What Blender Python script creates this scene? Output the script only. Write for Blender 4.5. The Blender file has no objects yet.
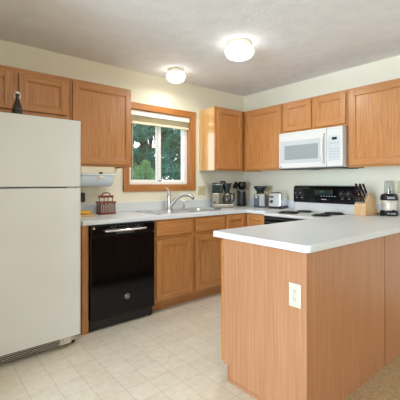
import bpy, bmesh, math, random
from mathutils import Vector, Matrix

# ------------------------------------------------------------------ camera, world, light, exposure
SC = bpy.context.scene
COL = SC.collection
SC.view_settings.view_transform = 'Standard'
SC.view_settings.look = 'None'
SC.view_settings.gamma = 1.0
SC.view_settings.use_curve_mapping = False
SC.view_settings.exposure = 0.47
try:
    SC.cycles.use_denoising = True
    SC.cycles.max_bounces = 10
    SC.cycles.diffuse_bounces = 6
    SC.cycles.glossy_bounces = 5
    SC.cycles.transmission_bounces = 8
    SC.cycles.transparent_max_bounces = 12
    SC.cycles.sample_clamp_indirect = 6.0
except Exception:
    pass

YAW = math.radians(39.507)
cam_d = bpy.data.cameras.new('camera')
cam = bpy.data.objects.new('camera', cam_d)
COL.objects.link(cam)
cam.location = (-3.533, -3.316, 1.219)
cam.rotation_euler = (math.pi / 2, 0, -YAW)
cam_d.sensor_width = 36.0
cam_d.lens = 340.441 / 400 * 36.0
cam_d.shift_y = -(200 - 183.041) / 400
cam_d.clip_start = 0.02
SC.camera = cam

W = bpy.data.worlds.new('sky')
SC.world = W
W.use_nodes = True
bg = W.node_tree.nodes['Background']
bg.inputs['Color'].default_value = (0.80, 0.92, 1.0, 1)
bg.inputs['Strength'].default_value = 1.9


def area(name, loc, rot, sx, sy, power, color):
    d = bpy.data.lights.new(name, 'AREA')
    d.shape = 'RECTANGLE'
    d.size = sx
    d.size_y = sy
    d.energy = power
    d.color = color
    o = bpy.data.objects.new(name, d)
    o.location = loc
    o.rotation_euler = rot
    COL.objects.link(o)
    return o


# daylight through the glazed door in the left wall plus added warm fill from the unseen living room
area('daylight_patio_door', (-8.14, -3.25, 1.15), (0, -math.radians(112), 0), 2.0, 3.2, 335, (0.66, 0.82, 1.0))
area('warm_living_room_fill', (-3.2, -9.42, 1.45), (math.radians(112), 0, 0), 4.6, 1.7, 48, (1.0, 0.88, 0.70))
LAMP = 3.3           # radiance of the two ceiling globes
LAMP_W = 8.5         # light each fixture throws downwards

# ------------------------------------------------------------------ materials


def lin(h):
    h = h.lstrip('#')
    o = []
    for i in (0, 2, 4):
        c = int(h[i:i + 2], 16) / 255
        o.append(c / 12.92 if c <= .04045 else ((c + .055) / 1.055) ** 2.4)
    return (*o, 1)


def mat(name, col, rough=.5, metal=0.0, **kw):
    m = bpy.data.materials.new(name)
    m.use_nodes = True
    b = m.node_tree.nodes['Principled BSDF']
    b.inputs['Base Color'].default_value = lin(col) if isinstance(col, str) else col
    b.inputs['Roughness'].default_value = rough
    b.inputs['Metallic'].default_value = metal
    for k, v in kw.items():
        b.inputs[k.replace('_', ' ')].default_value = v
    return m


def nodes(m):
    nt = m.node_tree
    return nt, nt.nodes['Principled BSDF'], nt.nodes.new, nt.links.new


def ramp(nt, stops):
    r = nt.nodes.new('ShaderNodeValToRGB')
    e = r.color_ramp.elements
    while len(e) < len(stops):
        e.new(.5)
    for i, (p, c) in enumerate(stops):
        e[i].position = p
        e[i].color = lin(c)
    return r


def wood(name, dark, mid, light, scale, rough=.38, coat=.15, fig=1.0):
    """oak: stretched noise streaks, cathedral figure and fine pores; scale = frequency per axis"""
    m = mat(name, mid, rough)
    nt, b, N, L = nodes(m)
    tc = N('ShaderNodeTexCoord')
    mp = N('ShaderNodeMapping')
    mp.inputs['Scale'].default_value = scale
    oi = N('ShaderNodeNewGeometry')
    L(tc.outputs['Object'], mp.inputs['Vector'])
    n1 = N('ShaderNodeTexNoise')
    n1.inputs['Scale'].default_value = 1.0
    n1.inputs['Detail'].default_value = 6
    n1.inputs['Roughness'].default_value = .62
    n1.inputs['Distortion'].default_value = .5 * fig
    L(mp.outputs['Vector'], n1.inputs['Vector'])
    mp2 = N('ShaderNodeMapping')
    mp2.inputs['Scale'].default_value = tuple(s * .28 for s in scale)
    L(tc.outputs['Object'], mp2.inputs['Vector'])
    wv = N('ShaderNodeTexNoise')
    wv.inputs['Scale'].default_value = .8
    wv.inputs['Detail'].default_value = 2
    L(mp2.outputs['Vector'], wv.inputs['Vector'])
    mul = N('ShaderNodeMath')
    mul.operation = 'MULTIPLY'
    mul.inputs[1].default_value = 9.0
    L(wv.outputs['Fac'], mul.inputs[0])
    sn = N('ShaderNodeMath')
    sn.operation = 'PINGPONG'
    sn.inputs[1].default_value = .5
    L(mul.outputs[0], sn.inputs[0])
    mx = N('ShaderNodeMath')
    mx.operation = 'MULTIPLY_ADD'
    mx.inputs[1].default_value = .15 * fig
    L(sn.outputs[0], mx.inputs[0])
    L(n1.outputs['Fac'], mx.inputs[2])
    r = ramp(nt, [(.34, dark), (.56, mid), (.80, light)])
    L(mx.outputs[0], r.inputs['Fac'])
    L(r.outputs['Color'], b.inputs['Base Color'])
    b.inputs['Coat Weight'].default_value = coat
    b.inputs['Coat Roughness'].default_value = .22
    bp = N('ShaderNodeBump')
    bp.inputs['Strength'].default_value = .06
    bp.inputs['Distance'].default_value = .002
    L(n1.outputs['Fac'], bp.inputs['Height'])
    L(bp.outputs['Normal'], b.inputs['Normal'])
    return m


def noisy(name, c1, c2, scale, rough=.6, bump=0.0, bdist=.003, detail=4, spec=None, bscale=None):
    m = mat(name, c1, rough)
    nt, b, N, L = nodes(m)
    tc = N('ShaderNodeTexCoord')
    n = N('ShaderNodeTexNoise')
    n.inputs['Scale'].default_value = scale
    n.inputs['Detail'].default_value = detail
    L(tc.outputs['Object'], n.inputs['Vector'])
    r = ramp(nt, [(.35, c1), (.65, c2)])
    L(n.outputs['Fac'], r.inputs['Fac'])
    L(r.outputs['Color'], b.inputs['Base Color'])
    if spec is not None:
        b.inputs['Specular IOR Level'].default_value = spec
    if bump:
        n2 = N('ShaderNodeTexNoise')
        n2.inputs['Scale'].default_value = bscale or scale
        n2.inputs['Detail'].default_value = detail
        L(tc.outputs['Object'], n2.inputs['Vector'])
        bp = N('ShaderNodeBump')
        bp.inputs['Strength'].default_value = bump
        bp.inputs['Distance'].default_value = bdist
        L(n2.outputs['Fac'], bp.inputs['Height'])
        L(bp.outputs['Normal'], b.inputs['Normal'])
    return m


OAKV = wood('oak_vertical_grain', '#a16534', '#b47a43', '#c28b53', (85, 85, 4.0))
OAKH = wood('oak_horizontal_grain', '#a16534', '#b47a43', '#c28b53', (4.0, 4.0, 85))
LAMV = wood('oak_laminate', '#a4704b', '#b07c57', '#ba8862', (80, 80, 2.4), rough=.42, coat=.05, fig=.5)
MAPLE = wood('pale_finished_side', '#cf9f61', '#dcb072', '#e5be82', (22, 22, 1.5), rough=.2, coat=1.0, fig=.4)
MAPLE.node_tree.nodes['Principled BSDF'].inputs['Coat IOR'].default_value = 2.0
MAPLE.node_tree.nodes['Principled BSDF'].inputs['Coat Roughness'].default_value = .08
OAKCAS = wood('oak_casing_upright', '#9c602c', '#b1743a', '#bf8346', (40, 40, 2.4), rough=.35)
OAKCASH = wood('oak_casing_level', '#9c602c', '#b1743a', '#bf8346', (2.4, 2.4, 40), rough=.35)
BEECH = wood('beech_block', '#c29a6a', '#d0aa7b', '#dab88c', (30, 30, 4), rough=.45, fig=.4)
WALLM = noisy('wall_paint', '#e4e0cb', '#e8e4d0', 2.0, .85, .10, .002, bscale=120)
CEILM = noisy('ceiling_texture', '#e8ebef', '#eff1f4', 7.0, .95, .55, .006, detail=6, bscale=38)  # cool tint of the daylight is put into the ceiling's base colour
WHITE = mat('white_enamel', '#cdcdc9', .28, Coat_Weight=.2)
FRIDGEM = noisy('fridge_textured_enamel', '#d0cfca', '#d4d3cf', 3, .38, .12, .001, bscale=260)
WHITEP = mat('white_plastic', '#dddcd6', .4)
CREAMP = mat('cream_plastic', '#e0d8bf', .45)
IVORY = mat('ivory_plate', '#c9c19a', .4)
PALEBLUE = mat('pale_blue_plastic', '#cfdbe8', .25, Coat_Weight=.4)
BLACKG = mat('black_gloss', '#04070b', .10)
BLACKG.node_tree.nodes['Principled BSDF'].inputs['Specular IOR Level'].default_value = .32
BLACKP = mat('black_plastic', '#131314', .38)
DGREY = mat('dark_grey', '#3b3b3a', .5)
RUBBER = mat('dark_rubber', '#1d1c1b', .8)
CHROME = mat('chrome', '#d6d8da', .14, 1.0)
STEEL = mat('brushed_steel', '#c3c3c0', .3, 1.0)
SINKM = mat('sink_steel', '#d0d5d9', .38, 1.0)
TEALBK = mat('smoked_tank', '#16272a', .18, Coat_Weight=.4)
STEELBEIGE = mat('warm_grey_shell', '#9c9486', .35, .5)
GREY = mat('light_grey_print', '#a9adb0', .5)
GRILLEM = mat('taupe_grille', '#c9c2b2', .5)
TOOTH = mat('grille_gap', '#3a3733', .8)
REDWOOD = noisy('red_stained_wood', '#722f20', '#8a412d', 30, .4)
PAPER = mat('white_paper', '#c4bfba', .9)
BANANA = noisy('banana_peel', '#d9a514', '#e3b92c', 20, .5)
BANTIP = mat('banana_tip', '#5a4a1c', .7)
BOTTLE = mat('brown_glass_bottle', '#2e170e', .08, Coat_Weight=.5)
LABELM = mat('bottle_label', '#332c1a', .6)
RED = mat('red_dot', '#b02018', .4)
VINYLW = mat('white_vinyl', '#eef0ee', .35)
BLINDM = mat('blind_cream', '#e9dfc3', .55, Subsurface_Weight=0.0)
GRASS = noisy('grass', '#4a6a32', '#5c7c3e', 6, .9)
BARK = noisy('bark', '#4a3a2c', '#5d4a38', 12, .9)
CARPET = noisy('tan_carpet', '#a1845f', '#b59a76', 55, 1.0, .9, .008, detail=5, spec=.1)


def emis(name, col, s):
    m = bpy.data.materials.new(name)
    m.use_nodes = True
    nt = m.node_tree
    nt.nodes.clear()
    e = nt.nodes.new('ShaderNodeEmission')
    e.inputs['Color'].default_value = lin(col)
    e.inputs['Strength'].default_value = s
    o = nt.nodes.new('ShaderNodeOutputMaterial')
    nt.links.new(e.outputs[0], o.inputs[0])
    return m


GLOBE = emis('lit_globe', '#fff8ee', LAMP)
GREENLED = emis('green_led', '#4fe06a', .55)


def leaf(name, c1, c2):
    m = noisy(name, c1, c2, 1.3, .7)
    nt = m.node_tree
    b = nt.nodes['Principled BSDF']
    t = nt.nodes.new('ShaderNodeBsdfTranslucent')
    t.inputs['Color'].default_value = lin(c2)
    mx = nt.nodes.new('ShaderNodeMixShader')
    mx.inputs[0].default_value = .35
    nt.links.new(b.outputs[0], mx.inputs[1])
    nt.links.new(t.outputs[0], mx.inputs[2])
    nt.links.new(mx.outputs[0], nt.nodes['Material Output'].inputs[0])
    return m


LEAFA = leaf('spruce_needles', '#33604f', '#558270')
LEAFB = leaf('broad_leaves', '#4f7f50', '#7fa472')
LEAFC = leaf('pine_needles', '#3a6a57', '#5d907a')


def glass(name, tint='#ffffff', base_refl=.06):
    m = bpy.data.materials.new(name)
    m.use_nodes = True
    nt = m.node_tree
    nt.nodes.clear()
    N, L = nt.nodes.new, nt.links.new
    t = N('ShaderNodeBsdfTransparent')
    t.inputs['Color'].default_value = lin(tint)
    g = N('ShaderNodeBsdfGlossy')
    g.inputs['Roughness'].default_value = .02
    lw = N('ShaderNodeLayerWeight')
    lw.inputs['Blend'].default_value = .5
    pw = N('ShaderNodeMath')
    pw.operation = 'POWER'
    pw.inputs[1].default_value = 4
    fr = N('ShaderNodeMath')
    fr.operation = 'MULTIPLY_ADD'
    fr.inputs[1].default_value = .5
    fr.inputs[2].default_value = .04
    L(lw.outputs['Facing'], pw.inputs[0])
    L(pw.outputs[0], fr.inputs[0])
    mx = N('ShaderNodeMixShader')
    L(fr.outputs[0], mx.inputs[0])
    L(t.outputs[0], mx.inputs[1])
    L(g.outputs[0], mx.inputs[2])
    o = N('ShaderNodeOutputMaterial')
    L(mx.outputs[0], o.inputs[0])
    return m


GLASS = glass('window_glass')
CLEAR = glass('clear_plastic_cup', '#f4f6f6')
SMOKE = glass('carafe_glass', '#dcdcda')


def counter_mat():
    m = noisy('speckled_laminate', '#cdd2d5', '#d7dadc', 220, .3, detail=2)
    return m


COUNTER = counter_mat()


def tile_mat():
    m = mat('vinyl_tile', '#cdc2ac', .36)
    nt, b, N, L = nodes(m)
    tc = N('ShaderNodeTexCoord')
    mp = N('ShaderNodeMapping')
    mp.inputs['Location'].default_value = (3.048, 1.03, 0)
    L(tc.outputs['Object'], mp.inputs['Vector'])
    br = N('ShaderNodeTexBrick')
    br.offset = 0
    br.inputs['Scale'].default_value = 1.0
    br.inputs['Brick Width'].default_value = .1524
    br.inputs['Row Height'].default_value = .1524
    br.inputs['Mortar Size'].default_value = .0036
    br.inputs['Mortar Smooth'].default_value = .6
    br.inputs['Color1'].default_value = lin('#e4dbc9')
    br.inputs['Color2'].default_value = lin('#dad0bc')
    br.inputs['Mortar'].default_value = lin('#bfb5a1')
    L(mp.outputs[0], br.inputs['Vector'])
    n = N('ShaderNodeTexNoise')
    n.inputs['Scale'].default_value = 22
    n.inputs['Detail'].default_value = 5
    L(tc.outputs['Object'], n.inputs['Vector'])
    r = ramp(nt, [(.3, '#c8bca5'), (.7, '#e6dfd0')])
    L(n.outputs['Fac'], r.inputs['Fac'])
    mx = N('ShaderNodeMix')
    mx.data_type = 'RGBA'
    mx.inputs[0].default_value = .38
    L(br.outputs['Color'], mx.inputs[6])
    L(r.outputs['Color'], mx.inputs[7])
    L(mx.outputs[2], b.inputs['Base Color'])
    bp = N('ShaderNodeBump')
    bp.invert = True
    bp.inputs['Strength'].default_value = .25
    bp.inputs['Distance'].default_value = .002
    L(br.outputs['Fac'], bp.inputs['Height'])
    L(bp.outputs['Normal'], b.inputs['Normal'])
    return m


TILE = tile_mat()

# ------------------------------------------------------------------ mesh helpers
I4 = Matrix.Identity(4)


class MB:
    """collects shapes into one mesh; every add takes a material slot number"""

    def __init__(s):
        s.bm = bmesh.new()

    def _merge(s, b, mi, smooth=False):
        for f in b.faces:
            f.material_index = mi
            f.smooth = smooth
        me = bpy.data.meshes.new('t')
        b.to_mesh(me)
        b.free()
        s.bm.from_mesh(me)
        bpy.data.meshes.remove(me)

    def box(s, x0, x1, y0, y1, z0, z1, bev=0.0, mi=0, seg=2, M=None):
        b = bmesh.new()
        bmesh.ops.create_cube(b, size=1)
        sc = Vector((abs(x1 - x0), abs(y1 - y0), abs(z1 - z0)))
        c = Vector(((x0 + x1) / 2, (y0 + y1) / 2, (z0 + z1) / 2))
        for v in b.verts:
            v.co = Vector((v.co.x * sc.x, v.co.y * sc.y, v.co.z * sc.z)) + c
        if bev:
            bmesh.ops.bevel(b, geom=b.edges[:], offset=min(bev, min(sc) * .45), segments=seg, profile=.5, affect='EDGES')
        if M:
            b.transform(M)
        s._merge(b, mi)
        return s

    def prism(s, pts, axis, a0, a1, bev=0.0, mi=0, M=None, smooth=False):
        """polygon extruded along an axis ('x','y','z'); pts are the two other coords in order"""
        b = bmesh.new()

        def P(p, a):
            return {'x': (a, p[0], p[1]), 'y': (p[0], a, p[1]), 'z': (p[0], p[1], a)}[axis]
        v0 = [b.verts.new(P(p, a0)) for p in pts]
        v1 = [b.verts.new(P(p, a1)) for p in pts]
        n = len(pts)
        b.faces.new(v0)
        b.faces.new(v1[::-1])
        for i in range(n):
            b.faces.new((v0[i], v1[i], v1[(i + 1) % n], v0[(i + 1) % n]))
        bmesh.ops.recalc_face_normals(b, faces=b.faces[:])
        if bev:
            bmesh.ops.bevel(b, geom=b.edges[:], offset=bev, segments=2, profile=.5, affect='EDGES')
        if M:
            b.transform(M)
        s._merge(b, mi, smooth)
        return s

    def lathe(s, prof, c=(0, 0, 0), n=32, mi=0, M=None, smooth=True, sx=1, sy=1):
        """revolve (r,z) profile about z"""
        b = bmesh.new()
        rings = []
        for r, z in prof:
            if r < 1e-6:
                rings.append([b.verts.new((c[0], c[1], c[2] + z))])
            else:
                rings.append([b.verts.new((c[0] + sx * r * math.cos(2 * math.pi * i / n), c[1] + sy * r * math.sin(2 * math.pi * i / n), c[2] + z)) for i in range(n)])
        for a, d in zip(rings, rings[1:]):
            for i in range(n):
                j = (i + 1) % n
                q = [a[i % len(a)], a[j % len(a)], d[j % len(d)], d[i % len(d)]]
                u = []
                for v in q:
                    if v not in u:
                        u.append(v)
                if len(u) > 2:
                    b.faces.new(u)
        bmesh.ops.recalc_face_normals(b, faces=b.faces[:])
        if M:
            b.transform(M)
        s._merge(b, mi, smooth)
        return s

    def cyl(s, p0, p1, r0, r1=None, n=20, mi=0, M=None):
        p0, p1 = Vector(p0), Vector(p1)
        d = p1 - p0
        R = d.to_track_quat('Z', 'Y').to_matrix().to_4x4()
        T = Matrix.Translation(p0) @ R
        r1 = r0 if r1 is None else r1
        h = d.length
        e = min(r0, r1, h) * .12
        s.lathe([(0, 0), (r0 - e, 0), (r0, e), (r1, h - e), (r1 - e, h), (0, h)], n=n, mi=mi, M=(M @ T) if M else T)
        return s

    def tube(s, pts, rad, n=10, mi=0, M=None, res=6, closed=False):
        """smooth round tube through points; rad is one radius or one per point"""
        P = [Vector(p) for p in pts]
        R = rad if isinstance(rad, (list, tuple)) else [rad] * len(P)
        Q, q = [], []
        if len(P) > 2 and res > 1:
            for i in range(len(P) - 1):
                a = P[max(i - 1, 0)]
                b_, c = P[i], P[i + 1]
                d = P[min(i + 2, len(P) - 1)]
                for k in range(res):
                    t = k / res
                    Q.append(.5 * ((2 * b_) + (c - a) * t + (2 * a - 5 * b_ + 4 * c - d) * t * t + (3 * b_ - a - 3 * c + d) * t ** 3))
                    q.append(R[i] + (R[i + 1] - R[i]) * t)
            Q.append(P[-1])
            q.append(R[-1])
        else:
            Q, q = P, R
        b = bmesh.new()
        rings = []
        up = None
        for i, p in enumerate(Q):
            t = (Q[min(i + 1, len(Q) - 1)] - Q[max(i - 1, 0)]).normalized()
            if up is None:
                up = Vector((0, 0, 1)) if abs(t.z) < .9 else Vector((1, 0, 0))
            u = t.cross(up).normalized()
            up = u.cross(t).normalized()
            rings.append([b.verts.new(p + (u * math.cos(2 * math.pi * k / n) + up * math.sin(2 * math.pi * k / n)) * q[i]) for k in range(n)])
        for a, d in zip(rings, rings[1:]):
            for k in range(n):
                b.faces.new((a[k], a[(k + 1) % n], d[(k + 1) % n], d[k]))
        b.faces.new(rings[0][::-1])
        b.faces.new(rings[-1])
        bmesh.ops.recalc_face_normals(b, faces=b.faces[:])
        if M:
            b.transform(M)
        s._merge(b, mi, True)
        return s


def tag(o, label=None, cat=None, group=None, kind=None):
    if label:
        o['label'] = label
    if cat:
        o['category'] = cat
    if group:
        o['group'] = group
    if kind:
        o['kind'] = kind
    return o


ORG = {}      # object -> (origin, True when its parts are built in the thing's own coordinates)


def thing(name, label, cat, loc, group=None, rot=None):
    o = bpy.data.objects.new(name, None)
    o.empty_display_size = .1
    COL.objects.link(o)
    o.location = loc
    if rot is not None:
        o.rotation_euler = rot
    ORG[o.name] = (Vector(loc), rot is not None)
    tag(o, label, cat, group)
    return o


def part(name, mb, mats, parent=None, label=None, org=None, local=False):
    """link the collected shapes as one mesh. Meshes are given in world coordinates unless the thing has a rotation of its own"""
    me = bpy.data.meshes.new(name)
    bm = mb.bm
    if parent is not None:
        O, loc = ORG[parent.name]
    else:
        O, loc = Vector(org or (0, 0, 0)), local
    if not loc and not local:
        bm.transform(Matrix.Translation(-O))
    bm.to_mesh(me)
    bm.free()
    for m in (mats if isinstance(mats, (list, tuple)) else [mats]):
        me.materials.append(m)
    o = bpy.data.objects.new(name, me)
    COL.objects.link(o)
    if parent is not None:
        o.parent = parent
    else:
        o.location = O
    ORG[o.name] = (O, loc or local)
    if label:
        o['label'] = label
    return o


def copy_thing(o, loc, rot=None, label=None, parent=None):
    c = o.copy()
    COL.objects.link(c)
    if parent is not None:
        c.parent = parent
    else:
        c.location = loc
        if rot is not None:
            c.rotation_euler = rot
        if label:
            c['label'] = label
    for ch in [k for k in COL.objects if k.parent == o]:
        copy_thing(ch, None, parent=c)
    return c


def structure(name, mb, mats, parent=None):
    o = part(name, mb, mats, parent)
    if parent is None:
        o['kind'] = 'structure'
    return o


# ------------------------------------------------------------------ room shell
H = 2.44
XL, YF = -8.2, -9.5
ED = -2.353                         # plane of the peninsula's living room side; the carpet starts there
structure('floor', MB().box(XL, 0, ED - .0005, 0, -.06, 0), TILE)
structure('floor_carpet', MB().box(XL, 0, YF, ED - .0025, -.06, .004), CARPET)
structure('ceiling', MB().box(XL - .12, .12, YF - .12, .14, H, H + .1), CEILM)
WX0, WX1, WZ0, WZ1 = -1.80, -.945, 1.19, 2.032      # window opening
structure('wall_back', MB().box(XL - .12, WX0, 0, .14, -.06, H).box(WX1, .12, 0, .14, -.06, H)
          .box(WX0, WX1, 0, .14, -.06, WZ0).box(WX0, WX1, 0, .14, WZ1, H), WALLM)
structure('wall_right', MB().box(0, .12, YF, 0, -.06, H), WALLM)
DY0, DY1, DZ = -4.95, -1.55, 2.2
structure('wall_left', MB().box(XL - .12, XL, DY1, 0, -.06, H).box(XL - .12, XL, YF, DY0, -.06, H).box(XL - .12, XL, DY0, DY1, DZ, H), WALLM)
LX0, LX1, LZ0, LZ1 = -5.6, -.8, .5, 2.35
structure('wall_front', MB().box(XL - .12, LX0, YF - .12, YF, -.06, H).box(LX1, .12, YF - .12, YF, -.06, H)
          .box(LX0, LX1, YF - .12, YF, -.06, LZ0).box(LX0, LX1, YF - .12, YF, LZ1, H), WALLM)
structure('wall_stub', MB().box(-3.60, -3.48, -1.32, -.001, .001, H - .001), WALLM)

# living room window and patio door behind the camera (the door carries daylight, the window the added warm fill)
fr = MB()
for x in (LX0, (LX0 + LX1) / 2 - .03, LX1 - .06):
    fr.box(x, x + .06, YF - .09, YF - .03, LZ0, LZ1)
fr.box(LX0, LX1, YF - .09, YF - .03, LZ0, LZ0 + .06).box(LX0, LX1, YF - .09, YF - .03, LZ1 - .06, LZ1)
w2 = structure('window_2', fr, VINYLW)
part('glass', MB().box(LX0 + .05, LX1 - .05, YF - .065, YF - .055, LZ0 + .05, LZ1 - .05), GLASS, w2)
fr = MB()
for y in (DY0, (DY0 + DY1) / 2 - .04, DY1 - .08):
    fr.box(XL - .09, XL - .03, y, y + .08, 0, DZ)
fr.box(XL - .09, XL - .03, DY0, DY1, 0, .1).box(XL - .09, XL - .03, DY0, DY1, DZ - .08, DZ)
d1 = structure('door_1', fr, VINYLW)
part('glass', MB().box(XL - .065, XL - .055, DY0 + .06, DY1 - .06, .06, DZ - .06), GLASS, d1)
structure('baseboard_right', MB().box(-.012, 0, YF, ED - .05, .004, .09, .003), OAKH)

# kitchen window: oak casing and jambs, white vinyl slider, two panes
cas = MB()
o_, i_ = .072, .008
cas.box(WX0 - o_ + i_, WX0 + i_, -.02, -.0005, WZ0 - .062, WZ1 + .062, .004)
cas.box(WX1 - i_, WX1 + o_ - i_, -.02, -.0005, WZ0 - .062, WZ1 + .062, .004)
cas.box(WX0 - o_ + i_, WX1 + o_ - i_, -.0215, -.0005, WZ1 - i_, WZ1 + .064, .004, 1)
cas.box(WX0 - o_ + i_, WX1 + o_ - i_, -.0215, -.0005, WZ0 - .064, WZ0 + i_, .004, 1)
cas.box(WX0, WX0 + .014, 0, .085, WZ0, WZ1).box(WX1 - .014, WX1, 0, .085, WZ0, WZ1)
cas.box(WX0, WX1, 0, .085, WZ0, WZ0 + .012).box(WX0, WX1, 0, .085, WZ1 - .014, WZ1)
win = structure('window_1', cas, [OAKCAS, OAKCASH])
vf = MB()
a, b_ = WX0 + .014, WX1 - .014
c_, d_ = WZ0 + .012, WZ1 - .014
vf.box(a, a + .04, .06, .12, c_, d_, .004).box(b_ - .045, b_, .06, .12, c_, d_, .004)
vf.box(a, b_, .058, .12, c_, c_ + .035, .004).box(a, b_, .06, .12, d_ - .04, d_, .004)
part('window_frame', vf, VINYLW, win)


def sash(x0, x1, y):
    m = MB()
    t = .036
    m.box(x0, x0 + t, y, y + .022, c_ + .03, d_ - .03, .003).box(x1 - t, x1, y, y + .022, c_ + .03, d_ - .03, .003)
    m.box(x0, x1, y, y + .022, c_ + .03, c_ + .03 + t * .7, .003).box(x0, x1, y, y + .022, d_ - .03 - t, d_ - .03, .003)
    s_ = part('sash', m, VINYLW, win)
    part('glass', MB().box(x0 + t - .006, x1 - t + .006, y + .009, y + .013, c_ + .05, d_ - .06), GLASS, s_)
    return s_


mid = -1.365
s1 = sash(a + .02, mid + .03, .072)
part('sash_lock', MB().box(mid - .004, mid + .014, .058, .072, 1.60, 1.66, .004), VINYLW, s1)
sash(mid - .02, b_ - .02, .096)

# ------------------------------------------------------------------ outside
structure('ground', MB().box(-20, 24, .6, 30, -.9, -.8), GRASS)


def leaf_cloud(mb, n, fn, size, rnd, squash=1.0):
    b = mb.bm
    for _ in range(n):
        p, sc = fn()
        d = Vector((rnd.gauss(0, 1), rnd.gauss(0, 1), rnd.gauss(0, squash))).normalized()
        u = d.orthogonal().normalized()
        u.rotate(Matrix.Rotation(rnd.random() * 6.28, 3, d))
        v = d.cross(u)
        l = size * sc * rnd.uniform(.6, 1.3)
        w = l * .42
        p = Vector(p)
        vs = [b.verts.new(p - u * l * .5), b.verts.new(p + v * w * .5 + d * l * .06), b.verts.new(p + u * l * .5), b.verts.new(p - v * w * .5 + d * l * .06)]
        b.faces.new(vs)
    return mb


def conifer(x, y, h, r, seed, m, label, n=3600, leafsize=.17):
    rnd = random.Random(seed)
    z0 = -.8
    t = thing('conifer', label, 'tree', (x, y, z0), 'trees beyond the kitchen window')
    tr = MB().cyl((x, y, z0), (x, y, z0 + h * .95), .13, .02, n=10)
    br = []
    k = 0
    while k < 80:
        f = (k + rnd.random()) / 80
        zz = z0 + h * (.12 + .86 * f)
        L_ = r * (1 - f) ** .8 * rnd.uniform(.7, 1.15) + .1
        an = rnd.random() * 6.283
        e = Vector((x + L_ * math.cos(an), y + L_ * math.sin(an), zz - L_ * rnd.uniform(.0, .28)))
        br.append((Vector((x, y, zz)), e))
        if k % 2 == 0:
            tr.tube([(x, y, zz), e], [.025, .008], n=5, res=1)
        k += 1
    part('trunk', tr, BARK, t)

    def fn():
        a0, e0 = br[int(rnd.random() * len(br))]
        q = rnd.random() ** .6
        p = a0.lerp(e0, q)
        s = (e0 - a0).length * .16 + .03
        return p + Vector((rnd.gauss(0, s * .7), rnd.gauss(0, s * .7), rnd.gauss(-.03, s * .35))), 1
    part('foliage', leaf_cloud(MB(), n, fn, leafsize, rnd), m, t)


def broadleaf(x, y, h, r, seed, m, label, n=3200, leafsize=.14):
    rnd = random.Random(seed)
    z0 = -.8
    t = thing('leafy_tree', label, 'tree', (x, y, z0), 'trees beyond the kitchen window')
    tr = MB().tube([(x, y, z0), (x + .1, y, z0 + h * .35), (x, y + .1, z0 + h * .8)], [.14, .1, .03], n=9)
    cl = []
    for _ in range(26):
        an, rr, zz = rnd.random() * 6.28, r * rnd.uniform(.2, .9), rnd.uniform(.3, .95)
        cl.append((x + rr * math.cos(an), y + rr * math.sin(an), z0 + h * zz, r * rnd.uniform(.22, .42)))
        tr.tube([(x + .05, y, z0 + h * zz * .6), cl[-1][:3]], [.03, .008], n=5, res=1)
    part('trunk', tr, BARK, t)

    def fn():
        c = cl[int(rnd.random() * len(cl))]
        d = Vector((rnd.gauss(0, 1), rnd.gauss(0, 1), rnd.gauss(0, 1))).normalized() * c[3] * rnd.random() ** .4
        return Vector(c[:3]) + d, 1
    part('foliage', leaf_cloud(MB(), n, fn, leafsize, rnd), m, t)


broadleaf(2.0, 6.3, 2.75, .72, 7, LEAFB, 'light green leafy tree low in the left pane of the window', n=3600, leafsize=.10)
conifer(3.35, 9.6, 7.6, 1.15, 3, LEAFA, 'tall dark spruce seen through the left pane of the window', n=8000, leafsize=.16)
conifer(5.85, 9.4, 8.0, 1.15, 5, LEAFC, 'blue green pine filling the right pane of the window', n=8500, leafsize=.16)
broadleaf(5.55, 12.6, 7.0, 1.15, 11, LEAFC, 'dark leafy tree behind the window\'s centre stile', n=4600, leafsize=.2)
conifer(8.15, 12.8, 8.0, 1.15, 13, LEAFA, 'dark spruce at the far right of the window view', n=4600, leafsize=.2)
broadleaf(7.35, 14.7, 8.5, .62, 23, LEAFC, 'slim dark tree in the gap beside the window\'s centre stile', n=7000, leafsize=.2)
broadleaf(1.6, 13.6, 8.0, 1.7, 29, LEAFC, 'leafy tree far left, behind the light green tree by the window', n=7000, leafsize=.24)
broadleaf(-2.6, 13.2, 8.0, 1.8, 31, LEAFA, 'leafy tree farthest left of the trees outside, past the window edge', n=7000, leafsize=.24)
broadleaf(6.2, 18.6, 9.0, 2.0, 19, LEAFA, 'distant broad tree behind the tall dark spruce', n=13000, leafsize=.3)
broadleaf(10.3, 18.6, 9.0, 1.95, 17, LEAFC, 'distant broad tree behind the blue green pine', n=13000, leafsize=.3)

# ------------------------------------------------------------------ cabinets


def mapper(face):
    # (a along the wall, d outwards, z) -> world box
    def bx(m, a0, a1, d0, d1, z0, z1, bev=0.0, mi=0):
        if face == 'back':
            return m.box(a0, a1, -d1, -d0, z0, z1, bev, mi)
        if face == 'right':
            return m.box(-d1, -d0, a0, a1, z0, z1, bev, mi)
        return m.box(a0, a1, ED + d0, ED + d1, z0, z1, bev, mi)      # peninsula, facing the kitchen
    return bx


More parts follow.
